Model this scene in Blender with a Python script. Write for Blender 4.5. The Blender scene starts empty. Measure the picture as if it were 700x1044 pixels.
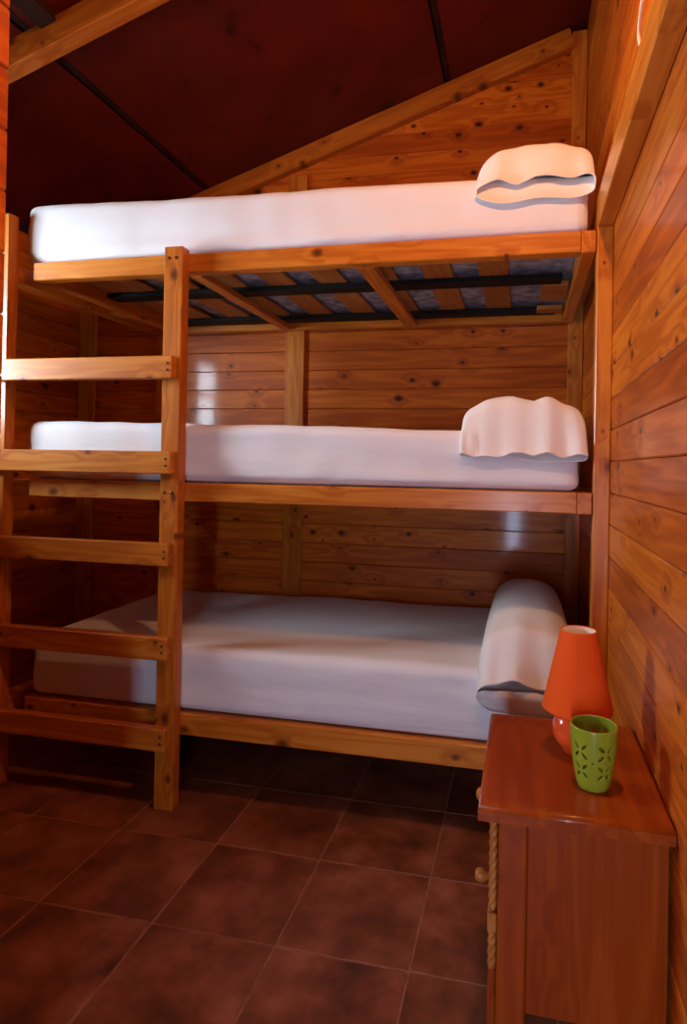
import bpy, bmesh, math, random
from mathutils import Vector, Matrix, noise

random.seed(7)
S = bpy.context.scene
COL = S.collection

# ------------------------------------------------------------------ camera
F, YAW, PITCH, ROLL = 617.31, math.radians(11.70), math.radians(0.318), math.radians(1.033)
EYE = Vector((-0.2602, -1.8961, 1.1784))
SX, SY = -55.39, 49.98
fw = Vector((-math.sin(YAW) * math.cos(PITCH), math.cos(YAW) * math.cos(PITCH), math.sin(PITCH)))
rt0 = Vector((math.cos(YAW), math.sin(YAW), 0))
up0 = rt0.cross(fw)
rt = math.cos(ROLL) * rt0 + math.sin(ROLL) * up0
upv = -math.sin(ROLL) * rt0 + math.cos(ROLL) * up0
cd = bpy.data.cameras.new('camera')
cd.sensor_fit = 'VERTICAL'
cd.sensor_height = 36.0
cd.lens = F / 1044 * 36.0
cd.shift_x = SX / 1044
cd.shift_y = -SY / 1044
cd.clip_start = 0.02
cam = bpy.data.objects.new('camera', cd)
COL.objects.link(cam)
cam.matrix_world = Matrix(((rt.x, upv.x, -fw.x, EYE.x), (rt.y, upv.y, -fw.y, EYE.y), (rt.z, upv.z, -fw.z, EYE.z), (0, 0, 0, 1)))
S.camera = cam

# ------------------------------------------------------------------ world, lights, exposure
w = bpy.data.worlds.new('world')
S.world = w
w.use_nodes = True
w.node_tree.nodes['Background'].inputs[0].default_value = (0.62, 0.76, 1.0, 1)
w.node_tree.nodes['Background'].inputs[1].default_value = 0.6


def aim(o, target):
    d = Vector(target) - o.location
    o.rotation_euler = d.to_track_quat('-Z', 'Y').to_euler()


def area(name, loc, target, sx, sy, power, color):
    l = bpy.data.lights.new(name, 'AREA')
    l.shape = 'RECTANGLE'
    l.size, l.size_y = sx, sy
    l.energy = power
    l.color = color
    o = bpy.data.objects.new(name, l)
    COL.objects.link(o)
    o.location = loc
    aim(o, target)
    return o


# daylight outside the window of the left wall
WIN1 = (-0.70, -0.27, 1.34, 2.05)      # y0, y1, z0, z1
XL = -2.62
area('daylight_outside_window_near_bed', (XL - 0.98, -1.10, 1.66), (0, -1.10, 1.66), 3.0, 1.10, 820, (0.76, 0.91, 1.0))
# daylight that slips in through the door standing ajar behind the camera
area('daylight_in_door_gap', (-0.35, -2.60, 0.72), (-0.35, 0, 0.72), 0.10, 0.95, 16, (0.58, 0.74, 1.0))

S.view_settings.view_transform = 'Standard'
S.view_settings.look = 'None'
S.view_settings.gamma = 1
S.view_settings.use_curve_mapping = False
S.view_settings.exposure = 0.06


# ------------------------------------------------------------------ materials
def newmat(name):
    m = bpy.data.materials.new(name)
    m.use_nodes = True
    nt = m.node_tree
    return m, nt, nt.nodes['Principled BSDF']


def N(nt, t, **kw):
    n = nt.nodes.new(t)
    for k, v in kw.items():
        setattr(n, k, v)
    return n


def ramp(nt, stops):
    r = N(nt, 'ShaderNodeValToRGB')
    e = r.color_ramp.elements
    while len(e) < len(stops):
        e.new(0.5)
    for el, (p, c) in zip(e, stops):
        el.position = p
        el.color = (c[0], c[1], c[2], 1)
    return r


def math_n(nt, op, a=None, b=None, clamp=False):
    n = N(nt, 'ShaderNodeMath', operation=op, use_clamp=clamp)
    for i, v in enumerate((a, b)):
        if v is None:
            continue
        if isinstance(v, (int, float)):
            n.inputs[i].default_value = v
        else:
            nt.links.new(v, n.inputs[i])
    return n.outputs[0]


def wood(name, axis, light, mid, dark, knot=1.0, rough=0.3, coat=0.5, coat_rough=0.12, bump=0.10, vary=0.35):
    """varnished pine with the grain along one local axis"""
    m, nt, b = newmat(name)
    L = nt.links
    tc = N(nt, 'ShaderNodeTexCoord')
    oi = N(nt, 'ShaderNodeObjectInfo')
    cmb = N(nt, 'ShaderNodeCombineXYZ')
    for i, k in enumerate((13.7, 29.3, 7.9)):
        L.new(math_n(nt, 'MULTIPLY', oi.outputs['Random'], k), cmb.inputs[i])
    add = N(nt, 'ShaderNodeVectorMath', operation='ADD')
    L.new(tc.outputs['Object'], add.inputs[0])
    L.new(cmb.outputs[0], add.inputs[1])

    def mp(along, across, flat=False):
        mpn = N(nt, 'ShaderNodeMapping')
        sc = [across] * 3
        sc['XYZ'.index(axis)] = along
        if flat:
            sc[0 if axis == 'Y' else 1] = 0.0
        mpn.inputs['Scale'].default_value = sc
        L.new(add.outputs[0], mpn.inputs[0])
        return mpn.outputs[0]
    # knots
    vo = N(nt, 'ShaderNodeTexVoronoi', feature='F1')
    vo.inputs['Scale'].default_value = 1.0
    vo.inputs['Randomness'].default_value = 0.9
    vo.voronoi_dimensions = '2D'
    sx_ = N(nt, 'ShaderNodeSeparateXYZ')
    L.new(add.outputs[0], sx_.inputs[0])
    cx_ = N(nt, 'ShaderNodeCombineXYZ')
    across = {'X': 2, 'Y': 2, 'Z': 0}[axis]
    L.new(math_n(nt, 'MULTIPLY', sx_.outputs['XYZ'.index(axis)], 6.5), cx_.inputs[0])
    L.new(math_n(nt, 'MULTIPLY', sx_.outputs[across], 9.0), cx_.inputs[1])
    L.new(cx_.outputs[0], vo.inputs['Vector'])
    sep = N(nt, 'ShaderNodeSeparateColor')
    L.new(vo.outputs['Color'], sep.inputs[0])
    gate = math_n(nt, 'GREATER_THAN', sep.outputs[0], 0.52)
    kr = N(nt, 'ShaderNodeMapRange', clamp=True)
    kr.inputs[1].default_value = 0.035
    kr.inputs[2].default_value = 0.115
    kr.inputs[3].default_value = 1.0
    kr.inputs[4].default_value = 0.0
    L.new(math_n(nt, 'MULTIPLY', vo.outputs['Distance'], math_n(nt, 'ADD', math_n(nt, 'MULTIPLY', sep.outputs[1], 1.5), 0.55)), kr.inputs[0])
    kn = math_n(nt, 'MULTIPLY', math_n(nt, 'MULTIPLY', kr.outputs[0], gate), knot)
    # halo that bends the grain around knots
    hr = N(nt, 'ShaderNodeMapRange', clamp=True)
    hr.inputs[1].default_value = 0.08
    hr.inputs[2].default_value = 0.42
    hr.inputs[3].default_value = 1.0
    hr.inputs[4].default_value = 0.0
    L.new(vo.outputs['Distance'], hr.inputs[0])
    halo = math_n(nt, 'MULTIPLY', hr.outputs[0], gate)
    # broad growth rings
    n1 = N(nt, 'ShaderNodeTexNoise')
    n1.inputs['Scale'].default_value = 1.0
    n1.inputs['Detail'].default_value = 2.0
    L.new(mp(1.1, 14.0), n1.inputs['Vector'])
    ph = math_n(nt, 'ADD', math_n(nt, 'MULTIPLY', n1.outputs['Fac'], 34.0), math_n(nt, 'MULTIPLY', halo, 5.0))
    rings = math_n(nt, 'ADD', math_n(nt, 'MULTIPLY', math_n(nt, 'SINE', ph), 0.5), 0.5)
    n2 = N(nt, 'ShaderNodeTexNoise')
    n2.inputs['Scale'].default_value = 1.0
    n2.inputs['Detail'].default_value = 4.0
    L.new(mp(5.0, 160.0), n2.inputs['Vector'])
    n3 = N(nt, 'ShaderNodeTexNoise')
    n3.inputs['Scale'].default_value = 1.0
    n3.inputs['Detail'].default_value = 2.0
    L.new(mp(1.6, 5.0), n3.inputs['Vector'])
    g = math_n(nt, 'ADD', math_n(nt, 'MULTIPLY', rings, 0.22), math_n(nt, 'MULTIPLY', n2.outputs['Fac'], 0.40))
    g = math_n(nt, 'ADD', g, math_n(nt, 'MULTIPLY', n3.outputs['Fac'], 0.50))
    g = math_n(nt, 'ADD', g, math_n(nt, 'MULTIPLY', math_n(nt, 'SUBTRACT', oi.outputs['Random'], 0.5), vary))
    g = math_n(nt, 'ADD', g, math_n(nt, 'MULTIPLY', halo, 0.10))
    r = ramp(nt, [(0.30, light), (0.58, mid), (0.95, dark)])
    L.new(g, r.inputs[0])
    mix = N(nt, 'ShaderNodeMix', data_type='RGBA')
    L.new(kn, mix.inputs[0])
    L.new(r.outputs[0], mix.inputs[6])
    mix.inputs[7].default_value = (dark[0] * 0.16, dark[1] * 0.13, dark[2] * 0.2, 1)
    L.new(mix.outputs[2], b.inputs['Base Color'])
    b.inputs['Roughness'].default_value = rough
    b.inputs['Coat Weight'].default_value = coat
    b.inputs['Coat Roughness'].default_value = coat_rough
    b.inputs['Coat IOR'].default_value = 1.45
    b.inputs['Specular IOR Level'].default_value = 0.22
    bp = N(nt, 'ShaderNodeBump')
    bp.inputs['Strength'].default_value = bump
    bp.inputs['Distance'].default_value = 0.004
    L.new(math_n(nt, 'ADD', n2.outputs['Fac'], math_n(nt, 'MULTIPLY', n3.outputs['Fac'], 0.6)), bp.inputs['Height'])
    L.new(bp.outputs[0], b.inputs['Normal'])
    return m


def woods(name, *a, **k):
    return {ax: wood(name + '_' + ax.lower(), ax, *a, **k) for ax in 'XYZ'}


W_WALL = woods('wall_pine', (0.66, 0.170, 0.010), (0.48, 0.092, 0.004), (0.27, 0.040, 0.0015), rough=0.5, coat=0.24, coat_rough=0.09)
W_FRAME = woods('frame_pine', (0.66, 0.235, 0.030), (0.51, 0.140, 0.012), (0.31, 0.068, 0.006), knot=0.8, rough=0.38, coat=0.35, coat_rough=0.2, vary=0.25)
W_NIGHT = woods('nightstand_wood', (0.37, 0.066, 0.004), (0.28, 0.042, 0.002), (0.19, 0.024, 0.001), knot=0.0, rough=0.35, coat=0.22, coat_rough=0.14, bump=0.04, vary=0.05)
W_KNOB = woods('knob_wood', (0.52, 0.20, 0.045), (0.42, 0.14, 0.028), (0.30, 0.08, 0.014), knot=0.0, rough=0.35, coat=0.4, bump=0.03, vary=0.05)
W_SLAT = woods('slat_wood', (0.42, 0.17, 0.045), (0.33, 0.115, 0.026), (0.23, 0.07, 0.014), knot=0.2, rough=0.5, coat=0.0, vary=0.2)


def mat_simple(name, col, rough=0.5, metallic=0.0, coat=0.0, noise_amt=0.0, noise_scale=20.0, bump=0.0, spec=0.5, trans=0.0):
    m, nt, b = newmat(name)
    L = nt.links
    b.inputs['Roughness'].default_value = rough
    b.inputs['Metallic'].default_value = metallic
    b.inputs['Coat Weight'].default_value = coat
    b.inputs['Coat Roughness'].default_value = 0.06
    b.inputs['Specular IOR Level'].default_value = spec
    tc = N(nt, 'ShaderNodeTexCoord')
    n = N(nt, 'ShaderNodeTexNoise')
    n.inputs['Scale'].default_value = noise_scale
    n.inputs['Detail'].default_value = 4
    L.new(tc.outputs['Object'], n.inputs['Vector'])
    k0, k1 = 1 - noise_amt, 1 + noise_amt
    r = ramp(nt, [(0.3, [c * k0 for c in col]), (0.7, [min(1, c * k1) for c in col])])
    L.new(n.outputs['Fac'], r.inputs[0])
    L.new(r.outputs[0], b.inputs['Base Color'])
    if bump:
        bp = N(nt, 'ShaderNodeBump')
        bp.inputs['Strength'].default_value = bump
        bp.inputs['Distance'].default_value = 0.003
        L.new(n.outputs['Fac'], bp.inputs['Height'])
        L.new(bp.outputs[0], b.inputs['Normal'])
    return m


def mat_fabric(name, col, rough=0.85, weave=900.0):
    m, nt, b = newmat(name)
    L = nt.links
    b.inputs['Base Color'].default_value = (*col, 1)
    b.inputs['Roughness'].default_value = rough
    b.inputs['Sheen Weight'].default_value = 0.15
    b.inputs['Specular IOR Level'].default_value = 0.25
    tc = N(nt, 'ShaderNodeTexCoord')
    n = N(nt, 'ShaderNodeTexNoise')
    n.inputs['Scale'].default_value = weave
    n2 = N(nt, 'ShaderNodeTexNoise')
    n2.inputs['Scale'].default_value = 9.0
    n2.inputs['Detail'].default_value = 3.0
    mpn = N(nt, 'ShaderNodeMapping')
    mpn.inputs['Scale'].default_value = (0.6, 1.0, 2.0)
    L.new(tc.outputs['Object'], mpn.inputs[0])
    L.new(tc.outputs['Object'], n.inputs['Vector'])
    L.new(mpn.outputs[0], n2.inputs['Vector'])
    bp = N(nt, 'ShaderNodeBump')
    bp.inputs['Strength'].default_value = 0.34
    bp.inputs['Distance'].default_value = 0.012
    L.new(math_n(nt, 'ADD', n2.outputs['Fac'], math_n(nt, 'MULTIPLY', n.outputs['Fac'], 0.02)), bp.inputs['Height'])
    L.new(bp.outputs[0], b.inputs['Normal'])
    return m


M_SHEET = mat_fabric('white_sheet', (0.785, 0.78, 0.825))
M_CASE = mat_fabric('white_pillowcase', (0.82, 0.80, 0.80))
M_TICK = mat_simple('grey_ticking', (0.30, 0.31, 0.40), rough=0.9, noise_amt=0.55, noise_scale=26, bump=0.4)
M_BLACK = mat_simple('black_metal', (0.008, 0.007, 0.007), rough=0.6, noise_amt=0.2, spec=0.15)
M_SCREW = mat_simple('dark_screw', (0.10, 0.07, 0.05), rough=0.35, metallic=0.9)
M_HOLE = mat_simple('bored_hole', (0.06, 0.022, 0.008), rough=0.8)
M_SHADE = mat_simple('orange_shade', (0.80, 0.090, 0.006), rough=0.8, spec=0.2, noise_amt=0.04, noise_scale=300, bump=0.1)
M_SHADE_IN = mat_simple('white_lining', (0.82, 0.74, 0.68), rough=0.8)
M_LAMP = mat_simple('orange_ceramic', (0.78, 0.085, 0.018), rough=0.14, coat=0.6, noise_amt=0.03, noise_scale=8)
M_GREEN = mat_simple('green_ceramic', (0.255, 0.315, 0.018), rough=0.28, coat=0.35, noise_amt=0.05, noise_scale=30)
M_CABLE = mat_simple('white_cable', (0.75, 0.66, 0.5), rough=0.5)
M_ROOF = None
M_JOINT = mat_simple('dark_joint', (0.032, 0.010, 0.004), rough=0.8, noise_amt=0.5, noise_scale=6, spec=0.2)
M_GROUT = mat_simple('grout', (0.30, 0.13, 0.075), rough=0.9, noise_amt=0.25, noise_scale=40)
M_BACKING = mat_simple('wall_backing', (0.02, 0.006, 0.002), rough=0.95)


def mat_roof():
    m, nt, b = newmat('dark_red_board')
    L = nt.links
    tc = N(nt, 'ShaderNodeTexCoord')
    n = N(nt, 'ShaderNodeTexNoise')
    n.inputs['Scale'].default_value = 3.5
    n.inputs['Detail'].default_value = 5
    L.new(tc.outputs['Object'], n.inputs['Vector'])
    n2 = N(nt, 'ShaderNodeTexNoise')
    n2.inputs['Scale'].default_value = 7.0
    n2.inputs['Detail'].default_value = 2
    L.new(tc.outputs['Object'], n2.inputs['Vector'])
    r = ramp(nt, [(0.3, (0.080, 0.0040, 0.0015)), (0.7, (0.140, 0.0085, 0.0025))])
    L.new(n.outputs['Fac'], r.inputs[0])
    st = ramp(nt, [(0.30, (0.25, 0.25, 0.25)), (0.37, (1, 1, 1))])
    L.new(n2.outputs['Fac'], st.inputs[0])
    mx = N(nt, 'ShaderNodeMix', data_type='RGBA', blend_type='MULTIPLY')
    mx.inputs[0].default_value = 0.8
    L.new(r.outputs[0], mx.inputs[6])
    L.new(st.outputs[0], mx.inputs[7])
    L.new(mx.outputs[2], b.inputs['Base Color'])
    b.inputs['Roughness'].default_value = 0.55
    b.inputs['Specular IOR Level'].default_value = 0.3
    return m


def mat_tile():
    m, nt, b = newmat('terracotta_tile')
    L = nt.links
    tc = N(nt, 'ShaderNodeTexCoord')
    oi = N(nt, 'ShaderNodeObjectInfo')
    cmb = N(nt, 'ShaderNodeCombineXYZ')
    for i, k in enumerate((17.3, 41.0, 5.0)):
        L.new(math_n(nt, 'MULTIPLY', oi.outputs['Random'], k), cmb.inputs[i])
    add = N(nt, 'ShaderNodeVectorMath', operation='ADD')
    L.new(tc.outputs['Object'], add.inputs[0])
    L.new(cmb.outputs[0], add.inputs[1])
    n = N(nt, 'ShaderNodeTexNoise')
    n.inputs['Scale'].default_value = 6.0
    n.inputs['Detail'].default_value = 7
    n.inputs['Roughness'].default_value = 0.62
    L.new(add.outputs[0], n.inputs['Vector'])
    r = ramp(nt, [(0.32, (0.085, 0.022, 0.009)), (0.5, (0.21, 0.056, 0.022)), (0.70, (0.36, 0.120, 0.066))])
    L.new(n.outputs['Fac'], r.inputs[0])
    L.new(r.outputs[0], b.inputs['Base Color'])
    rr = N(nt, 'ShaderNodeMapRange')
    rr.inputs[3].default_value = 0.34
    rr.inputs[4].default_value = 0.6
    L.new(n.outputs['Fac'], rr.inputs[0])
    L.new(rr.outputs[0], b.inputs['Roughness'])
    b.inputs['Specular IOR Level'].default_value = 0.4
    bp = N(nt, 'ShaderNodeBump')
    bp.inputs['Strength'].default_value = 0.25
    bp.inputs['Distance'].default_value = 0.003
    L.new(n.outputs['Fac'], bp.inputs['Height'])
    L.new(bp.outputs[0], b.inputs['Normal'])
    return m


def mat_pane():
    m = bpy.data.materials.new('window_glass')
    m.use_nodes = True
    nt = m.node_tree
    nt.nodes.remove(nt.nodes['Principled BSDF'])
    t = N(nt, 'ShaderNodeBsdfTransparent')
    g = N(nt, 'ShaderNodeBsdfGlossy')
    g.inputs['Roughness'].default_value = 0.02
    mx = N(nt, 'ShaderNodeMixShader')
    mx.inputs[0].default_value = 0.06
    nt.links.new(t.outputs[0], mx.inputs[1])
    nt.links.new(g.outputs[0], mx.inputs[2])
    nt.links.new(mx.outputs[0], nt.nodes['Material Output'].inputs['Surface'])
    return m


M_ROOF = mat_roof()
M_TILE = mat_tile()
M_PANE = mat_pane()


# ------------------------------------------------------------------ mesh helpers
def link_mesh(name, me, mat, parent=None, loc=(0, 0, 0), rot=None):
    o = bpy.data.objects.new(name, me)
    COL.objects.link(o)
    if mat is not None and not me.materials:
        me.materials.append(mat)
    o.location = loc
    if rot:
        o.rotation_euler = rot
    if parent is not None:
        o.parent = parent
        # parents sit unrotated: children are given in world coordinates
        o.location = Vector(loc) - parent.location
    return o


def mesh_from(name, verts, faces, smooth=False):
    me = bpy.data.meshes.new(name)
    me.from_pydata(verts, [], faces)
    me.validate()
    bm = bmesh.new()
    bm.from_mesh(me)
    bmesh.ops.recalc_face_normals(bm, faces=bm.faces)
    bm.to_mesh(me)
    bm.free()
    if smooth:
        for p in me.polygons:
            p.use_smooth = True
    return me


def box_mesh(name, sx, sy, sz, bevel=0.0, seg=1):
    bm = bmesh.new()
    bmesh.ops.create_cube(bm, size=1.0)
    bmesh.ops.scale(bm, vec=(sx, sy, sz), verts=bm.verts)
    if bevel:
        bmesh.ops.bevel(bm, geom=list(bm.edges), offset=bevel, segments=seg, affect='EDGES', profile=0.5)
    me = bpy.data.meshes.new(name)
    bm.to_mesh(me)
    bm.free()
    return me


def box(name, x0, x1, y0, y1, z0, z1, mat, parent=None, bevel=0.002, seg=1):
    me = box_mesh(name, x1 - x0, y1 - y0, z1 - z0, bevel, seg)
    return link_mesh(name, me, mat, parent, ((x0 + x1) / 2, (y0 + y1) / 2, (z0 + z1) / 2))


def boxes_mesh(name, lst, mat, parent=None):
    """several abutting boxes of one piece joined in one mesh"""
    vs, fs = [], []
    c = Vector(lst[0][:1] + lst[0][2:3] + lst[0][4:5])
    for x0, x1, y0, y1, z0, z1 in lst:
        b0 = len(vs)
        for x in (x0, x1):
            for y in (y0, y1):
                for z in (z0, z1):
                    vs.append((x - c.x, y - c.y, z - c.z))
        for f in ((0, 1, 3, 2), (4, 6, 7, 5), (0, 4, 5, 1), (2, 3, 7, 6), (0, 2, 6, 4), (1, 5, 7, 3)):
            fs.append([b0 + i for i in f])
    return link_mesh(name, mesh_from(name, vs, fs), mat, parent, c)


def lathe_mesh(name, prof, n=40, smooth=True, closed=False):
    vs, fs = [], []
    for r, z in prof:
        for i in range(n):
            a = 2 * math.pi * i / n
            vs.append((r * math.cos(a), r * math.sin(a), z))
    m = len(prof)
    for j in range(m if closed else m - 1):
        k = (j + 1) % m
        for i in range(n):
            fs.append((j * n + i, j * n + (i + 1) % n, k * n + (i + 1) % n, k * n + i))
    if not closed:
        if prof[0][0] > 1e-6:
            fs.append(list(range(n))[::-1])
        if prof[-1][0] > 1e-6:
            fs.append([(m - 1) * n + i for i in range(n)])
    me = mesh_from(name, vs, fs, smooth)
    bm = bmesh.new()
    bm.from_mesh(me)
    bmesh.ops.remove_doubles(bm, verts=bm.verts, dist=1e-6)
    bmesh.ops.recalc_face_normals(bm, faces=bm.faces)
    bm.to_mesh(me)
    bm.free()
    return me


def tube_mesh(name, pts, r, n=10):
    vs, fs = [], []
    pts = [Vector(p) for p in pts]
    for i, p in enumerate(pts):
        t = (pts[min(i + 1, len(pts) - 1)] - pts[max(i - 1, 0)]).normalized()
        a = t.cross(Vector((0.31, 0.17, 0.93)))
        a.normalize()
        b = t.cross(a)
        for k in range(n):
            an = 2 * math.pi * k / n
            vs.append(p + r * (math.cos(an) * a + math.sin(an) * b))
    for i in range(len(pts) - 1):
        for k in range(n):
            fs.append((i * n + k, i * n + (k + 1) % n, (i + 1) * n + (k + 1) % n, (i + 1) * n + k))
    fs.append(list(range(n)))
    fs.append([(len(pts) - 1) * n + k for k in range(n)])
    return mesh_from(name, vs, fs, True)


def tag(o, label, cat=None, group=None, kind=None):
    o['label'] = label
    if cat:
        o['category'] = cat
    if group:
        o['group'] = group
    if kind:
        o['kind'] = kind
    return o


def empty(name, loc):
    o = bpy.data.objects.new(name, None)
    o.empty_display_size = 0.1
    COL.objects.link(o)
    o.location = loc
    return o


# ------------------------------------------------------------------ the room
YB, YF = 0.965, -2.55            # inner faces of back wall and of the wall behind the camera
ZR, SL = 3.195, 0.337            # roof underside z = ZR + SL * x
PT = 0.018                       # plank thickness
PITCHB = 0.0945                  # plank pitch


def roof_z(x):
    return ZR + SL * x


plank_cache = {}


def plank_mesh(length, face, height=PITCHB):
    """a board with chamfered long edges; face = outward axis '-y', '-x' or '+x'"""
    key = (round(length, 3), face, round(height, 3))
    if key in plank_cache:
        return plank_cache[key]
    h = height / 2 - 0.0006
    c = 0.0028
    prof = [(-h, 0), (h, 0), (h, PT - c), (h - c, PT), (-h + c, PT), (-h, PT - c)]   # (height, outward)
    vs = []
    for s in (-length / 2, length / 2):
        for z, d in prof:
            d -= PT / 2
            if face == '-y':
                vs.append((s, -d, z))
            elif face == '-x':
                vs.append((-d, s, z))
            else:
                vs.append((d, s, z))
    n = len(prof)
    fs = [[i, (i + 1) % n, n + (i + 1) % n, n + i] for i in range(n)] + [list(range(n))[::-1], list(range(n, 2 * n))]
    me = mesh_from('plank', vs, fs)
    plank_cache[key] = me
    return me


def plank_rows(offset):
    z = offset % PITCHB - PITCHB
    while z < 3.25:
        if z + PITCHB > 0.03:
            yield max(z, 0.002), z + PITCHB
        z += PITCHB


# floor
floor = box('floor', -2.8, 0.15, YF - 0.1, YB + 0.1, -0.12, -0.0016, M_GROUT, bevel=0)
tag(floor, 'dark terracotta tiled floor with thin grout joints', 'floor', kind='structure')
TS, OX, OY = 0.3338, -1.5038, -0.1631
tile_cache = {}
for i in range(-5, 7):
    for j in range(-8, 5):
        x0, y0 = OX + i * TS + 0.0022, OY + j * TS + 0.0022
        x1, y1 = x0 + TS - 0.0044, y0 + TS - 0.0044
        x0, x1, y0, y1 = max(x0, XL + PT + 0.001), min(x1, -PT - 0.001), max(y0, YF), min(y1, YB - PT - 0.001)
        if x1 - x0 < 0.01 or y1 - y0 < 0.01:
            continue
        k = (round(x1 - x0, 3), round(y1 - y0, 3))
        if k not in tile_cache:
            tile_cache[k] = box_mesh('tile', k[0], k[1], 0.008, 0.0022, 2)
        link_mesh('tile', tile_cache[k], M_TILE, floor, ((x0 + x1) / 2, (y0 + y1) / 2, -0.004 + random.uniform(-0.0003, 0.0003)))

# back wall
wall_back = boxes_mesh('wall_back', [(-2.8, 0.15, YB, YB + 0.1, -0.1, 3.5)], M_BACKING)
tag(wall_back, 'back wall of horizontal varnished pine planks behind the bunk bed', 'wall', kind='structure')
for z0, z1 in plank_rows(1.645):
    xa = max(XL + PT, (z1 - 0.055 - ZR) / SL)
    xb = -PT - 0.001
    if xb - xa < 0.1:
        continue
    me = plank_mesh(xb - xa, '-y', z1 - z0)
    link_mesh('plank', me, W_WALL['X'], wall_back, ((xa + xb) / 2, YB - PT / 2, (z0 + z1) / 2))
SB = 0.925                       # front face of the studs on the back wall
for xa, xb in ((-1.425, -1.325), (-2.135, -2.06), (-2.60, -2.50)):
    box('stud', xa, xb, SB, YB - PT, 0.001, roof_z(xa) - 0.105, W_FRAME['Z'], wall_back, 0.003)
box('stud', -0.072, -0.0075, SB, YB - PT, 0.001, 3.160, W_FRAME['Z'], wall_back, 0.003)

# right wall
wall_right = boxes_mesh('wall_right', [(0.0, 0.1, YF - 0.1, YB + 0.1, -0.1, 3.5)], M_BACKING)
tag(wall_right, 'right wall of horizontal orange pine planks beside the nightstand', 'wall', kind='structure')
XR = 0.012                        # plank faces lie at x = -0.006
for z0, z1 in plank_rows(1.2045):
    ln = YB - YF - 0.004
    link_mesh('plank', plank_mesh(ln, '-x', z1 - z0), W_WALL['Y'], wall_right, (-PT / 2 + 0.012, (YB + YF) / 2, (z0 + z1) / 2))
PX = -0.054
box('wall_plate', PX, -0.0065, YF, YB - PT - 0.045, 1.912, 2.005, W_FRAME['Y'], wall_right, 0.003)
box('stud', PX, -0.0065, 0.0, 0.05, 0.001, 1.911, W_FRAME['Z'], wall_right, 0.003)

# left wall with its two windows
wins = (WIN1,)
pieces = [(XL - 0.1, XL, YF - 0.1, WIN1[0], -0.1, 2.9), (XL - 0.1, XL, WIN1[1], YB + 0.1, -0.1, 2.9),
          (XL - 0.1, XL, WIN1[0], WIN1[1], -0.1, WIN1[2]), (XL - 0.1, XL, WIN1[0], WIN1[1], WIN1[3], 2.9)]
wall_left = boxes_mesh('wall_left', pieces, M_BACKING)
tag(wall_left, 'left plank wall with a window past the foot of the bunk bed', 'wall', kind='structure')
for z0, z1 in plank_rows(1.22):
    if z1 > roof_z(XL) - 0.002:
        continue
    zc = (z0 + z1) / 2
    segs = [(YF, YB - PT)]
    for wy0, wy1, wz0, wz1 in wins:
        if wz0 - 0.03 < zc < wz1 + 0.03:
            ns = []
            for s0, s1 in segs:
                if s0 < wy0 and s1 > wy1:
                    ns += [(s0, wy0 - 0.002), (wy1 + 0.002, s1)]
                else:
                    ns.append((s0, s1))
            segs = ns
    for s0, s1 in segs:
        link_mesh('plank', plank_mesh(s1 - s0 - 0.002, '+x', z1 - z0), W_WALL['Y'], wall_left, (XL + PT / 2, (s0 + s1) / 2, zc))
for n, (wy0, wy1, wz0, wz1) in enumerate(wins):
    wroot = empty('window_%d' % (n + 1), (XL, (wy0 + wy1) / 2, wz0))
    tag(wroot, 'window in the left plank wall beside the ladder', 'window', kind='structure')
    fr = 0.035
    boxes_mesh('window_frame', [(XL - 0.05, XL - 0.005, wy0 + 0.001, wy0 + fr, wz0 + 0.001, wz1 - 0.001), (XL - 0.05, XL - 0.005, wy1 - fr, wy1 - 0.001, wz0 + 0.001, wz1 - 0.001),
                                (XL - 0.05, XL - 0.005, wy0 + fr, wy1 - fr, wz0 + 0.001, wz0 + fr), (XL - 0.05, XL - 0.005, wy0 + fr, wy1 - fr, wz1 - fr, wz1 - 0.001)], W_FRAME['Z'], wroot)
    box('glazing_bar', XL - 0.04, XL - 0.012, wy0 + fr, wy1 - fr, (wz0 + wz1) / 2 - 0.012, (wz0 + wz1) / 2 + 0.012, W_FRAME['Y'], wroot)
    for za, zb in ((wz0 + fr, (wz0 + wz1) / 2 - 0.012), ((wz0 + wz1) / 2 + 0.012, wz1 - fr)):
        box('pane', XL - 0.028, XL - 0.024, wy0 + fr, wy1 - fr, za, zb, M_PANE, wroot, bevel=0)

# plank partition along the passage in which the camera stands
XPART, YP1 = -1.05, -1.106
wall_part = boxes_mesh('wall_partition', [(XPART - 0.09, XPART - PT, YF, YP1, 0.001, roof_z(XPART - 0.09) - 0.003)], M_BACKING)
tag(wall_part, 'edge of a plank partition at the left side of the picture', 'wall', kind='structure')
for z0, z1 in plank_rows(1.4975):
    if z1 < roof_z(XPART - 0.05):
        link_mesh('plank', plank_mesh(YP1 - YF, '+x', z1 - z0), W_WALL['Y'], wall_part, (XPART - PT / 2, (YP1 + YF) / 2, (z0 + z1) / 2))

# wall behind the camera with a door standing ajar
DX0, DX1, DZ = -0.41, -0.29, 2.0
wall_front = boxes_mesh('wall_front', [(-2.8, DX0, YF - 0.1, YF, -0.1, 3.5), (DX1, 0.15, YF - 0.1, YF, -0.1, 3.5), (DX0, DX1, YF - 0.1, YF, DZ, 3.5)], W_WALL['X'])
tag(wall_front, 'wall behind the camera with a narrow door opening', 'wall', kind='structure')

# roof
ceiling = empty('ceiling', (-1.3, -0.8, roof_z(-1.3)))
tag(ceiling, 'sloping ceiling of dark red boards on pine rafters', 'ceiling', kind='structure')
ROT = math.atan(SL)


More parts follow.
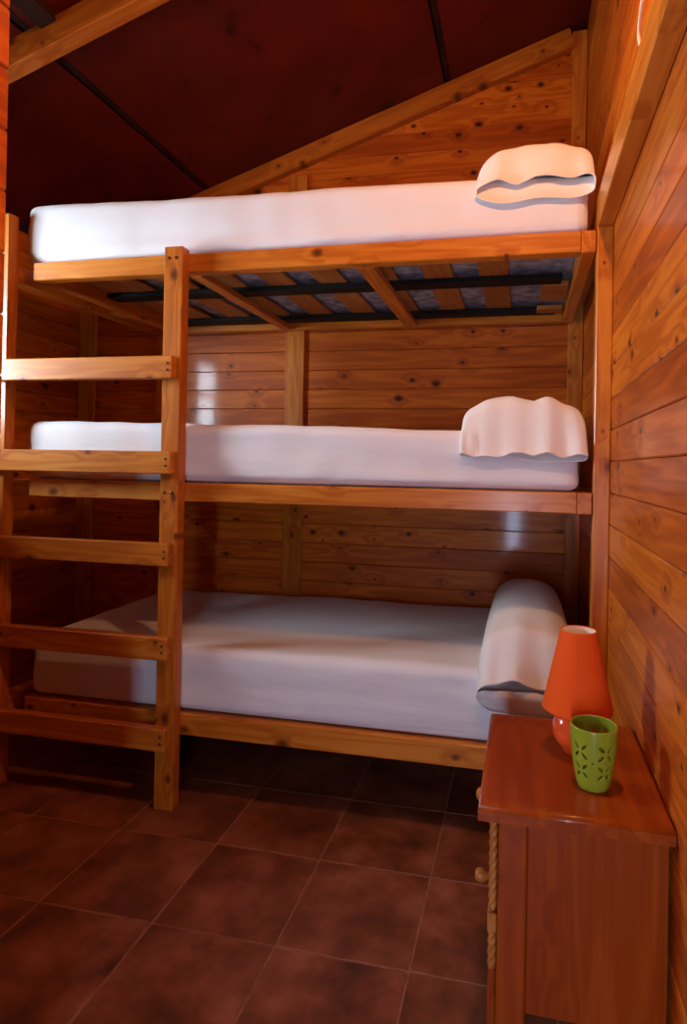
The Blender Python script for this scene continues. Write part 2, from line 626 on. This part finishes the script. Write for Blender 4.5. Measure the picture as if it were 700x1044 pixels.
def sloped(name, xa, xb, y0, y1, d0, d1, mat, bevel=0.0):
    """piece lying along the roof slope; d0..d1 measured upward from the roof underside"""
    ln = (xb - xa) / math.cos(ROT)
    me = box_mesh(name, ln, y1 - y0, (d1 - d0) * math.cos(ROT), bevel)
    xc = (xa + xb) / 2
    return link_mesh(name, me, mat, ceiling, (xc, (y0 + y1) / 2, roof_z(xc) + (d0 + d1) / 2), (0, -ROT, 0))


sloped('deck', -2.9, 0.2, YF - 0.1, YB + 0.1, 0.03, 0.10, M_BACKING)
seams = [-2.9, -1.86, -0.637, 0.05]
for a in range(3):
    for y0, y1 in ((YF - 0.08, -0.2095), (-0.2055, YB + 0.08)):
        sloped('roof_panel', seams[a] + 0.016, seams[a + 1] - 0.016, y0, y1, 0.0, 0.012, M_ROOF, 0.001)
for xs in seams[1:3]:
    sloped('joint_strip', xs - 0.010, xs + 0.010, YF, YB, 0.004, 0.028, M_JOINT)
for y0, y1 in ((0.905, YB - PT), (-0.235, -0.178)):
    sloped('rafter', -2.62, -0.0735 if y0 > 0 else -0.01, y0, y1, -0.092, -0.001, W_FRAME['X'], 0.003)
sloped('joint_batten', -1.80, -1.745, -1.3, -0.24, -0.03, -0.001, M_JOINT)

# ------------------------------------------------------------------ triple bunk bed
bunk = empty('triple_bunk_bed', (-1.05, 0.45, 0.0))
tag(bunk, 'three tier pine bunk bed with a front ladder of five rungs', 'bunk bed')
XB0, XB1 = -2.03, -0.0565
LEVELS = [(0.242, 0.315), (1.045, 1.1085), (1.835, 1.9005)]
for li, (z0, z1) in enumerate(LEVELS):
    tilt = 0.0
    fr = box('front_rail', XB0, -0.100, 0.0, 0.045, z0, z1, W_FRAME['X'], bunk, 0.003)
    box('back_rail', XB0, -0.100, 0.878, SB - 0.001, z0, z1, W_FRAME['X'], bunk, 0.003)
    box('side_rail', -0.0995, XB1, 0.0505 if False else 0.0, SB - 0.001, z0 - 0.002, z1, W_FRAME['Y'], bunk, 0.003)
    box('side_rail', XB0, XB0 + 0.042, 0.0455, 0.8775, z0, z1, W_FRAME['Y'], bunk, 0.003)
    for xa, xb in ((-1.425, -1.38), (-0.815, -0.755)):
        box('cross_bearer', xa, xb, 0.0455, 0.8775, z0 - 0.001, z0 + 0.023, W_FRAME['Y'], bunk, 0.002)
    # beam on the foot side that carries the ladder stile
    box('foot_beam', -2.155, -2.095, 0.0005, SB - 0.001, z0, z1 - 0.005, W_FRAME['Y'], bunk, 0.003)
    box('spacer_block', -2.0945, XB0 - 0.0005, 0.50, 0.58, z0 + 0.005, z1 - 0.01, W_FRAME['Y'], bunk, 0.002)
# ladder
post = box('ladder_post', -1.468, -1.399, -0.045, -0.0005, 0.001, 1.912, W_FRAME['Z'], bunk, 0.003)
stile = box('ladder_post', -2.158, -2.092, -0.045, -0.0005, 0.001, 2.070, W_FRAME['Z'], bunk, 0.003)
for zt in (1.5348, 1.2146, 0.9061, 0.591, 0.2885):
    r = box('ladder_rung', -2.150, -1.412, -0.0765, -0.0455, zt - 0.076, zt, W_FRAME['X'], bunk, 0.003)
    for dz in (-0.026, -0.048):
        me = lathe_mesh('screw', [(0.0, 0.0), (0.0042, 0.0), (0.0042, 0.002), (0.0, 0.002)], 12)
        link_mesh('screw', me, M_HOLE, r, (0, 0, 0))
        s = r.children[-1] if r.children else None
        s.location = Vector((-1.428, -0.0768, zt + dz)) - (r.location + bunk.location)
        s.rotation_euler = (math.pi / 2, 0, 0)
for z in (1.872, 1.075):
    for xx in (-1.450, -1.424):
        me = lathe_mesh('bolt', [(0.0, 0.0), (0.0052, 0.0), (0.0052, 0.002), (0.0025, 0.003), (0.0, 0.003)], 12)
        o = link_mesh('bolt', me, M_SCREW, None)
        o.parent = post
        o.location = Vector((xx, -0.0453, z)) - (post.location + bunk.location)
        o.rotation_euler = (math.pi / 2, 0, 0)

# slatted base of the top bunk
base = empty('slatted_bed_base', (-1.05, 0.45, 1.856))
tag(base, 'slatted base with black steel bars under the top mattress', 'bed base')
zs = LEVELS[2][0] + 0.0225
for y0, y1 in ((0.322, 0.398), (0.775, 0.850), (0.052, 0.075)):
    box('steel_bar', -1.97, -0.135, y0, y1, zs + 0.0005, zs + 0.020, M_BLACK, base, 0.003)
for xc in (-1.91, -1.80, -1.60, -1.395, -1.19, -0.985, -0.785, -0.575, -0.375):
    box('slat', xc - 0.054, xc + 0.054, 0.052, 0.872, zs + 0.0205, zs + 0.032, W_SLAT['Y'], base, 0.003)
box('corner_plate', -0.205, -0.108, 0.405, 0.62, zs + 0.0005, zs + 0.018, W_SLAT['X'], base, 0.002)
cp = box('corner_plate', -0.215, -0.112, 0.70, 0.765, zs - 0.012, zs + 0.006, W_SLAT['X'], base, 0.002)


# ------------------------------------------------------------------ mattresses
def rounded_block(name, x0, x1, y0, y1, z0, z1f, r, nx, ny, nz, seed, amp=0.0055, front_bulge=0.0):
    """rounded sheet covered block, z1f(x) gives the height of the top"""
    cx, cy = (x0 + x1) / 2, (y0 + y1) / 2
    hx, hy = (x1 - x0) / 2, (y1 - y0) / 2
    z1m = z1f(cx)
    hz = (z1m - z0) / 2
    cz = (z0 + z1m) / 2
    bm = bmesh.new()
    seen = {}

    def sp(n, r_, h):
        # grid positions denser around the rounded edge
        k = 4
        a = [-h + r_ * (i / k) for i in range(k)]
        c = [-h + r_ + (2 * h - 2 * r_) * i / n for i in range(n + 1)]
        return a + c + [-v for v in a[::-1]]
    gx, gy, gz = sp(nx, r, hx), sp(ny, r, hy), sp(nz, r, hz)

    def vert(p):
        key = tuple(round(v, 5) for v in p)
        if key in seen:
            return seen[key]
        q = Vector((max(-hx + r, min(hx - r, p[0])), max(-hy + r, min(hy - r, p[1])), max(-hz + r, min(hz - r, p[2]))))
        d = Vector(p) - q
        if d.length > 1e-9:
            nrm = d.normalized()
        else:
            nrm = Vector((0, 0, 1))
        pos = q + nrm * r
        wx, wy, wz = cx + pos.x, cy + pos.y, cz + pos.z
        t = (pos.z + hz) / (2 * hz)
        # wrinkles: long soft folds along x, small ones at the bottom hem and near the head end
        dsp = amp * noise.noise(Vector((wx * 2.2, wy * 5 + seed, wz * 16)))
        dsp += 0.6 * amp * noise.noise(Vector((wx * 9 + seed, wy * 9, wz * 9)))
        hem = max(0, 1 - t / 0.25)
        dsp += hem * 0.006 * noise.noise(Vector((wx * 14, wy * 14, seed)))
        edge = math.exp(-((t - 0.93) / 0.10) ** 2) * abs(nrm.y)
        dsp += edge * 0.0025 * noise.noise(Vector((wx * 30, 3.0, seed)))
        if nrm.z < -0.5:
            dsp = 0
        bulge = front_bulge * math.sin(math.pi * min(1, max(0, t))) * (1 if nrm.y < -0.3 else 0)
        wpos = Vector((wx, wy - bulge, wz)) + nrm * dsp
        wpos.z = z0 + (wpos.z - z0) * (z1f(wx) - z0) / (z1m - z0)
        v = bm.verts.new((wpos.x - cx, wpos.y - cy, wpos.z - z0))
        seen[key] = v
        return v

    def quad(a, b, c, d):
        vs = [vert(p) for p in (a, b, c, d)]
        if len(set(vs)) == 4:
            bm.faces.new(vs)
    for i in range(len(gx) - 1):
        for j in range(len(gy) - 1):
            for z in (-hz, hz):
                quad((gx[i], gy[j], z), (gx[i + 1], gy[j], z), (gx[i + 1], gy[j + 1], z), (gx[i], gy[j + 1], z))
        for k in range(len(gz) - 1):
            for y in (-hy, hy):
                quad((gx[i], y, gz[k]), (gx[i + 1], y, gz[k]), (gx[i + 1], y, gz[k + 1]), (gx[i], y, gz[k + 1]))
    for j in range(len(gy) - 1):
        for k in range(len(gz) - 1):
            for x in (-hx, hx):
                quad((x, gy[j], gz[k]), (x, gy[j + 1], gz[k]), (x, gy[j + 1], gz[k + 1]), (x, gy[j], gz[k + 1]))
    bmesh.ops.recalc_face_normals(bm, faces=bm.faces)
    me = bpy.data.meshes.new(name)
    bm.to_mesh(me)
    bm.free()
    for p in me.polygons:
        p.use_smooth = True
    return me, Vector((cx, cy, z0))


def lerp_pts(pts):
    def f(x):
        if x <= pts[0][0]:
            return pts[0][1]
        for (xa, za), (xb, zb) in zip(pts, pts[1:]):
            if x <= xb:
                t = (x - xa) / (xb - xa)
                t = t * t * (3 - 2 * t)
                return za + (zb - za) * t
        return pts[-1][1]
    return f


MATT = [
    (2, -2.078, -0.078, lerp_pts([(-2.05, 2.122), (-0.9, 2.105), (-0.45, 2.095), (-0.08, 2.072)]), 3.1, 'white sheeted mattress on the top bunk under the sloping ceiling', 'top'),
    (1, -2.062, -0.092, lerp_pts([(-2.05, 1.322), (-0.9, 1.308), (-0.45, 1.297), (-0.08, 1.262)]), 9.4, 'white sheeted mattress on the middle bunk', 'mid'),
    (0, -2.022, -0.085, lerp_pts([(-2.05, 0.535), (-0.9, 0.545), (-0.45, 0.545), (-0.08, 0.535)]), 17.7, 'white sheeted mattress on the bottom bunk just above the floor', 'low'),
]
for li, x0, x1, zf, seed, lab, _ in MATT:
    z0 = LEVELS[li][1] + 0.0008
    root = empty('mattress', ((x0 + x1) / 2, 0.45, z0))
    tag(root, lab, 'mattress', 'mattresses of the bunk bed')
    me, c = rounded_block('fitted_sheet', x0, x1, 0.011, 0.900, z0 + 0.003, zf, 0.035, 90, 40, 12, seed)
    link_mesh('fitted_sheet', me, M_SHEET, root, c)
    box('ticking', x0 + 0.042, x1 - 0.020, 0.046, 0.860, z0, z0 + 0.020, M_TICK, root, 0.006, 2)


# ------------------------------------------------------------------ pillows
def pillow(label, x0, x1, y0, y1, zf, H, mu, ml, seed, folds, lip_wave, back_w=0.9, right_drop=0.0, peak=0.45, front_h=0.75, cushion_in=0.09, pl_=0.62, pr_=0.62, curl=None, lipf=0.55):
    """pillow lying along y with the open end of its case hanging over the front edge"""
    cx = (x0 + x1) / 2
    hw = (x1 - x0) / 2
    zb = zf(cx) + 0.003
    root = empty('pillow', (cx, (y0 + y1) / 2, zb))
    tag(root, label, 'pillow', 'pillows on the bunk bed')
    nt_, na = 46, 72
    vs, fs = [], []
    for it in range(nt_ + 1):
        t = it / nt_
        y = y0 + (y1 - y0) * (t ** 1.25)
        s = (y - y0) / (y1 - y0)
        # body swell along the length
        swell = (math.sin(math.pi * min(1, 0.16 + s * 0.84)) ** 0.55) if s < 1 else 0.0
        if s > peak:
            q = (s - peak) / (1 - peak)
            body = math.sqrt(max(0, 1 - q ** 2.6))
        else:
            q = s / peak
            body = front_h + (1 - front_h) * math.sin(q * math.pi / 2)
        top = H * body
        wid = hw * (1 - (1 - back_w) * s) * (1.0 if s < 0.85 else math.sqrt(max(0.0, 1 - ((s - 0.85) / 0.15) ** 2 * 0.6)))
        # front end: the case hangs over the edge
        over = max(0.0, min(1.0, (0.045 - y) / (0.045 - y0)))
        over = over * over * (3 - 2 * over)
        for ia in range(na):
            a = 2 * math.pi * ia / na
            ca, sa = math.cos(a), math.sin(a)
            px = math.copysign(abs(ca) ** 0.72, ca)
            x = cx + wid * px
            u = px
            if sa >= 0:
                up_ = abs(sa) ** (pl_ if ca < 0 else pr_)
                zt = top * up_
                lipz = mu + lip_wave * math.sin(u * 7.5 + seed) * (0.6 + 0.4 * math.sin(u * 3 + 2 * seed)) - right_drop * max(0, u)
                lipz = min(lipz, zt + 0.02)
                zt = zt * (1 - over) + (lipz * up_ + (mu + ml) / 2 * (1 - up_)) * over
                fold = folds * noise.noise(Vector((x * 13 + seed, y * 3, 1.3))) * (0.25 + 0.75 * max(0, 1 - s * 3.2))
                fold += 0.004 * noise.noise(Vector((x * 9, y * 9, seed)))
                zt += fold * up_ * (1 if s < 0.95 else 0)
                yy = y - max(0.0, 0.008 + fold * lipf) * over
            else:
                lo = abs(sa) ** 0.62
                zlow = 0.004 + (zf(x) - zf(cx))
                lz = ml + 0.006 * math.sin(u * 5 + seed * 1.7) - right_drop * max(0, u)
                zt = (zlow * lo) * (1 - over) + (lz * lo + (mu + ml) / 2 * (1 - lo)) * over
                yy = y + 0.006 * over
                if curl is not None and y < 0.004:
                    q = (0.004 - y) / (0.004 - y0)
                    lowest = ml - right_drop * max(0, u) + 0.006 * noise.noise(Vector((x * 20, 0.3, seed)))
                    if q < 0.45:
                        zz = -0.04 + (lowest + 0.04) * math.sin(q / 0.45 * math.pi / 2)
                    else:
                        k = (q - 0.45) / 0.55
                        zz = lowest + (curl - lowest) * (1 - math.cos(k * math.pi / 2))
                    zt = zz * lo + (mu + ml) / 2 * (1 - lo) + 0.005 * noise.noise(Vector((x * 24, q, seed)))
                    yy = y
            zt = max(zt, zf(x) - zf(cx) + edge_z(yy) + (0.006 if sa >= 0 else 0.003))
            vs.append((x - cx, yy - (y0 + y1) / 2, zt))
    for it in range(nt_):
        for ia in range(na):
            fs.append((it * na + ia, it * na + (ia + 1) % na, (it + 1) * na + (ia + 1) % na, (it + 1) * na + ia))
    fs.append([nt_ * na + i for i in range(na)])
    me = mesh_from('pillowcase', vs, fs, True)
    o = link_mesh('pillowcase', me, M_CASE, root, root.location)
    so_ = o.modifiers.new('cloth', 'SOLIDIFY')
    so_.thickness = 0.003
    so_.offset = -1
    # cushion inside the case, seen through its open end
    cv, cf = [], []
    n1, n2 = 14, 36
    yc0 = y0 + cushion_in
    for it in range(n1 + 1):
        t = it / n1
        y = yc0 + (y1 - 0.12 - yc0) * t
        e = math.sqrt(max(0, 1 - (1 - t / 0.35) ** 2)) if t < 0.35 else math.sqrt(max(0, 1 - ((t - 0.35) / 0.65) ** 2))
        for ia in range(n2):
            a = 2 * math.pi * ia / n2
            cv.append((hw * 0.86 * e * math.cos(a), y - (y0 + y1) / 2, H * 0.30 + H * 0.20 * e * math.sin(a)))
    for it in range(n1):
        for ia in range(n2):
            cf.append((it * n2 + ia, it * n2 + (ia + 1) % n2, (it + 1) * n2 + (ia + 1) % n2, (it + 1) * n2 + ia))
    cm = mesh_from('cushion', cv, cf, True)
    link_mesh('cushion', cm, M_SHEET, root, root.location)
    return root


def edge_z(y):
    # rounded front edge of the mattress that the case bends over
    r_ = 0.040
    if y >= 0.006 + r_:
        return 0.0
    if y > 0.004:
        q = 0.006 + r_ - y
        return -(r_ - math.sqrt(max(0.0, r_ * r_ - q * q)))
    return -1.0


pillow('white pillow on the top bunk with its open case end facing forward', -0.418, -0.062, -0.012, 0.60, MATT[0][3], 0.130, -0.018, -0.085, 0.6, 0.020, 0.012, front_h=0.80, pl_=0.74, pr_=0.5)
pillow('white pillow on the middle bunk with its creased case draped over the edge', -0.452, -0.074, -0.008, 0.62, MATT[1][3], 0.128, -0.058, -0.070, 2.1, 0.040, 0.006, front_h=0.88, right_drop=0.022, pl_=0.5, pr_=0.85)
pillow('white pillow on the bottom bunk behind the orange lamp', -0.388, -0.090, -0.050, 0.80, MATT[2][3], 0.20, -0.004, -0.112, 4.4, 0.027, 0.006, front_h=0.55, peak=0.62, cushion_in=0.10, curl=-0.030, lipf=1.0)

# ------------------------------------------------------------------ nightstand
NX0, NX1, NY0, NY1, NZ = -0.327, -0.0075, -0.840, -0.437, 0.600
ns = empty('nightstand', ((NX0 + NX1) / 2, (NY0 + NY1) / 2, 0))
tag(ns, 'reddish wooden nightstand with drawer and door against the right wall', 'nightstand')


def bullnose(name, x0, x1, y0, y1, z0, z1):
    bm = bmesh.new()
    bmesh.ops.create_cube(bm, size=1.0)
    bmesh.ops.scale(bm, vec=(x1 - x0, y1 - y0, z1 - z0), verts=bm.verts)
    es = [e for e in bm.edges if abs(e.verts[0].co.z - e.verts[1].co.z) < 1e-6 and e.verts[0].co.z > 0]
    bmesh.ops.bevel(bm, geom=es, offset=(z1 - z0) * 0.42, segments=5, affect='EDGES', profile=0.5)
    me = bpy.data.meshes.new(name)
    bm.to_mesh(me)
    bm.free()
    for p in me.polygons:
        p.use_smooth = len(p.vertices) == 4 and p.area < 0.004
    return me


top = link_mesh('top', bullnose('top', NX0, NX1, NY0, NY1, NZ - 0.030, NZ), W_NIGHT['Y'], ns, ((NX0 + NX1) / 2, (NY0 + NY1) / 2, NZ - 0.015))
BX0, BX1, BY0, BY1 = -0.292, -0.013, -0.820, -0.457
for ys_ in ((BY0, BY0 + 0.022), (BY1 - 0.022, BY1)):
    box('leg', BX0, BX0 + 0.050, ys_[0], ys_[1], 0.001, NZ - 0.0305, W_NIGHT['Z'], ns, 0.003)
    box('side_panel', BX0 + 0.0505, BX1, ys_[0] + 0.002, ys_[1] - 0.0025, 0.236, NZ - 0.0305, W_NIGHT['Z'], ns, 0.001)
    box('leg', BX1 - 0.030, BX1, ys_[0] + 0.002, ys_[1] - 0.002, 0.001, 0.2355, W_NIGHT['Z'], ns, 0.002)
box('back_panel', BX1 - 0.010, BX1 - 0.002, BY0 + 0.023, BY1 - 0.023, 0.06, NZ - 0.0305, W_NIGHT['Z'], ns, 0.001)
box('bottom_panel', BX0 + 0.004, BX1 - 0.012, BY0 + 0.023, BY1 - 0.023, 0.245, 0.260, W_NIGHT['Y'], ns, 0.001)


def knob(parent, x, y, z):
    me = lathe_mesh('knob', [(0.0, 0.0), (0.006, 0.0), (0.0055, 0.008), (0.010, 0.013), (0.0135, 0.022), (0.0125, 0.030), (0.007, 0.035), (0.0, 0.036)], 24)
    o = link_mesh('knob', me, W_KNOB['Z'], None)
    o.parent = parent
    o.location = Vector((x, y, z)) - (parent.location + ns.location)
    o.rotation_euler = (0, -math.pi / 2, 0)


def rope_mesh(name, length, r, turns, n=14, k=60):
    vs, fs = [], []
    for i in range(k + 1):
        z = length * i / k
        tw = 2 * math.pi * turns * i / k
        e = min(1, 0.35 + min(i, k - i) / 3.0)
        for j in range(n):
            a = 2 * math.pi * j / n
            rr = r * e * (1 + 0.16 * math.cos(3 * a))
            vs.append((rr * math.cos(a + tw), rr * math.sin(a + tw), z))
    for i in range(k):
        for j in range(n):
            fs.append((i * n + j, i * n + (j + 1) % n, (i + 1) * n + (j + 1) % n, (i + 1) * n + j))
    fs.append(list(range(n))[::-1])
    fs.append([k * n + j for j in range(n)])
    return mesh_from(name, vs, fs, True)


XD = BX0 - 0.0005
drawer = box('drawer', XD - 0.016, XD, BY0 + 0.03, BY1 - 0.03, 0.440, 0.566, W_NIGHT['Y'], ns, 0.004)
knob(drawer, XD - 0.0155, -0.640, 0.510)
door = box('door', XD - 0.016, XD, BY0 + 0.03, BY1 - 0.03, 0.100, 0.432, W_NIGHT['Z'], ns, 0.004)
knob(door, XD - 0.0155, -0.640, 0.345)
for z0, ln in ((0.392, 0.174), (0.292, 0.066)):
    link_mesh('rope_moulding', rope_mesh('rope_moulding', ln, 0.0072, ln / 0.055), W_KNOB['Z'], ns, (XD - 0.0085, BY0 + 0.0195, z0))
box('moulding_block', XD - 0.017, XD - 0.0005, BY0 + 0.010, BY0 + 0.029, 0.3585, 0.3915, W_KNOB['Z'], ns, 0.002)

# ------------------------------------------------------------------ table lamp
LX, LY = -0.144, -0.600
lamp = empty('table_lamp', (LX, LY, NZ))
tag(lamp, 'small orange table lamp with a round ceramic base and conical shade', 'lamp')
prof = [(0.0, 0.001), (0.026, 0.001), (0.030, 0.004)]
for i in range(1, 15):
    a = -0.92 + 1.84 * i / 15
    prof.append((0.049 * math.cos(a), 0.047 + 0.047 * math.sin(a) * 1.0 + 0.0))
prof += [(0.020, 0.090), (0.012, 0.095), (0.0, 0.095)]
link_mesh('lamp_base', lathe_mesh('lamp_base', prof, 48), M_LAMP, lamp, lamp.location)
link_mesh('lamp_holder', lathe_mesh('lamp_holder', [(0.0, 0.095), (0.011, 0.095), (0.011, 0.140), (0.014, 0.141), (0.014, 0.160), (0.0, 0.160)], 24), M_SHADE_IN, lamp, lamp.location)
sh = link_mesh('lamp_shade', lathe_mesh('lamp_shade', [(0.0702, 0.090), (0.0702, 0.0915), (0.0355, 0.2485), (0.0355, 0.2500), (0.0343, 0.2500), (0.0343, 0.2485), (0.0690, 0.0915), (0.0690, 0.0900)], 64, True, True), M_SHADE, lamp, lamp.location)
li_ = link_mesh('shade_lining', lathe_mesh('shade_lining', [(0.0688, 0.0915), (0.0341, 0.2485), (0.0336, 0.2485), (0.0683, 0.0915)], 64, True, True), M_SHADE_IN, None)
li_.parent = sh
ringpts = [(0.0332 * math.cos(2 * math.pi * i / 32), 0.0332 * math.sin(2 * math.pi * i / 32), 0.240) for i in range(33)]
rg = link_mesh('shade_ring', tube_mesh('shade_ring', ringpts, 0.0008, 6), M_SHADE_IN, None)
rg.parent = sh
for i in range(3):
    a = 2 * math.pi * i / 3 + 0.4
    sp_ = link_mesh('shade_spoke', tube_mesh('shade_spoke', [(0.012 * math.cos(a), 0.012 * math.sin(a), 0.158), (0.02 * math.cos(a), 0.02 * math.sin(a), 0.19), (0.0330 * math.cos(a), 0.0330 * math.sin(a), 0.2395)], 0.0009, 6), M_SHADE_IN, None)
    sp_.parent = sh

# ------------------------------------------------------------------ green pierced candle holder
GX, GY = -0.126, -0.735
cup = empty('candle_holder', (GX, GY, NZ))
tag(cup, 'green ceramic candle holder pierced with flower cutouts, beside the orange lamp', 'candle holder')


def cup_r(z):
    t = z / 0.112
    return 0.0270 + 0.0150 * (math.sin(min(1, t * 0.98) * math.pi / 2) ** 0.85)


HOLES = []     # (angle, height, direction of petal, half length, half width)
FLW = [(-2.30, 0.078), (-1.12, 0.078), (0.06, 0.078), (1.24, 0.078), (2.42, 0.078)]
for fa, _ in FLW:
    for fz in (0.076, 0.040):
        for q in range(4):
            d = math.pi / 4 + q * math.pi / 2
            HOLES.append((fa, fz, d, 0.0074, 0.0031, 0.0112))
    HOLES.append((fa - 0.59, 0.058, 0.0, 0.0022, 0.0022, 0.0))


def in_hole(a, z):
    for fa, fz, d, hl, hw_, off in HOLES:
        da = (a - fa + math.pi) % (2 * math.pi) - math.pi
        u, v = da * 0.039, z - fz
        u -= off * math.cos(d)
        v -= off * math.sin(d)
        p = u * math.cos(d) + v * math.sin(d)
        q = -u * math.sin(d) + v * math.cos(d)
        if (p / hl) ** 2 + (abs(q) / hw_) ** 1.6 < 1:
            return True
    return False


na, nz = 220, 92
vs, fs = [], []
for j in range(nz + 1):
    z = 0.006 + (0.112 - 0.006) * j / nz
    for i in range(na):
        a = 2 * math.pi * i / na
        vs.append((cup_r(z) * math.cos(a), cup_r(z) * math.sin(a), z))
for j in range(nz):
    for i in range(na):
        a = 2 * math.pi * (i + 0.5) / na
        z = 0.006 + (0.112 - 0.006) * (j + 0.5) / nz
        if not in_hole(a, z):
            fs.append((j * na + i, j * na + (i + 1) % na, (j + 1) * na + (i + 1) % na, (j + 1) * na + i))
cm = mesh_from('cup_wall', vs, fs, True)
co = link_mesh('cup_wall', cm, M_GREEN, cup, cup.location)
sm = co.modifiers.new('wall', 'SOLIDIFY')
sm.thickness = 0.0035
sm.offset = -1
link_mesh('cup_bottom', lathe_mesh('cup_bottom', [(0.0, 0.001), (0.025, 0.001), (0.0272, 0.003), (0.0272, 0.007), (0.0, 0.007)], 48), M_GREEN, cup, cup.location)
rim = [(0.0402 + 0.0022 * math.cos(2 * math.pi * k / 8), 0.1125 + 0.0022 * math.sin(2 * math.pi * k / 8)) for k in range(8)]
link_mesh('cup_rim', lathe_mesh('cup_rim', rim, 72, True, True), M_GREEN, cup, cup.location)

# ------------------------------------------------------------------ cable and wall lamp over the beam
key = [(-0.014, -0.545, 2.062), (-0.024, -0.512, 2.092), (-0.030, -0.508, 2.128), (-0.031, -0.528, 2.152), (-0.031, -0.552, 2.172), (-0.024, -0.562, 2.215), (-0.010, -0.560, 2.245)]
cpts = []
for i in range(len(key) - 1):
    p0, p1, p2, p3 = (Vector(key[max(0, min(len(key) - 1, i + d))]) for d in (-1, 0, 1, 2))
    for k in range(6):
        t = k / 6
        cpts.append(0.5 * ((2 * p1) + (p2 - p0) * t + (2 * p0 - 5 * p1 + 4 * p2 - p3) * t * t + (3 * p1 - p0 - 3 * p2 + p3) * t ** 3))
cpts.append(Vector(key[-1]))
cab = link_mesh('electric_cable', tube_mesh('electric_cable', cpts, 0.0036, 10), M_CABLE)
tag(cab, 'short white cable hanging on the plank wall above the beam', 'cable')

WLX, WLY, WLZ = -0.27, -0.90, 2.64
wl = empty('pendant_lamp', (WLX, WLY, WLZ))
tag(wl, 'pendant lamp with a metal hood hanging from the sloping ceiling', 'lamp')
zc_ = roof_z(WLX) - WLZ
link_mesh('ceiling_rose', lathe_mesh('ceiling_rose', [(0.0, zc_ - 0.030), (0.045, zc_ - 0.030), (0.045, zc_ - 0.020), (0.0, zc_ - 0.012)], 32), M_BLACK, wl, wl.location)
link_mesh('cord', tube_mesh('cord', [(0, 0, 0.083), (0, 0, 0.2), (0, 0, zc_ - 0.028)], 0.004), M_BLACK, wl, wl.location)
link_mesh('hood', lathe_mesh('hood', [(0.010, 0.085), (0.03, 0.08), (0.075, 0.03), (0.078, 0.0), (0.075, 0.0), (0.072, 0.028), (0.028, 0.076), (0.010, 0.081)], 40, True, True), M_BLACK, wl, wl.location)
pl = bpy.data.lights.new('bulb', 'POINT')
pl.energy = 41
pl.color = (1.0, 0.47, 0.20)
pl.shadow_soft_size = 0.045
po = bpy.data.objects.new('bulb', pl)
COL.objects.link(po)
po.location = (WLX, WLY, WLZ - 0.012)
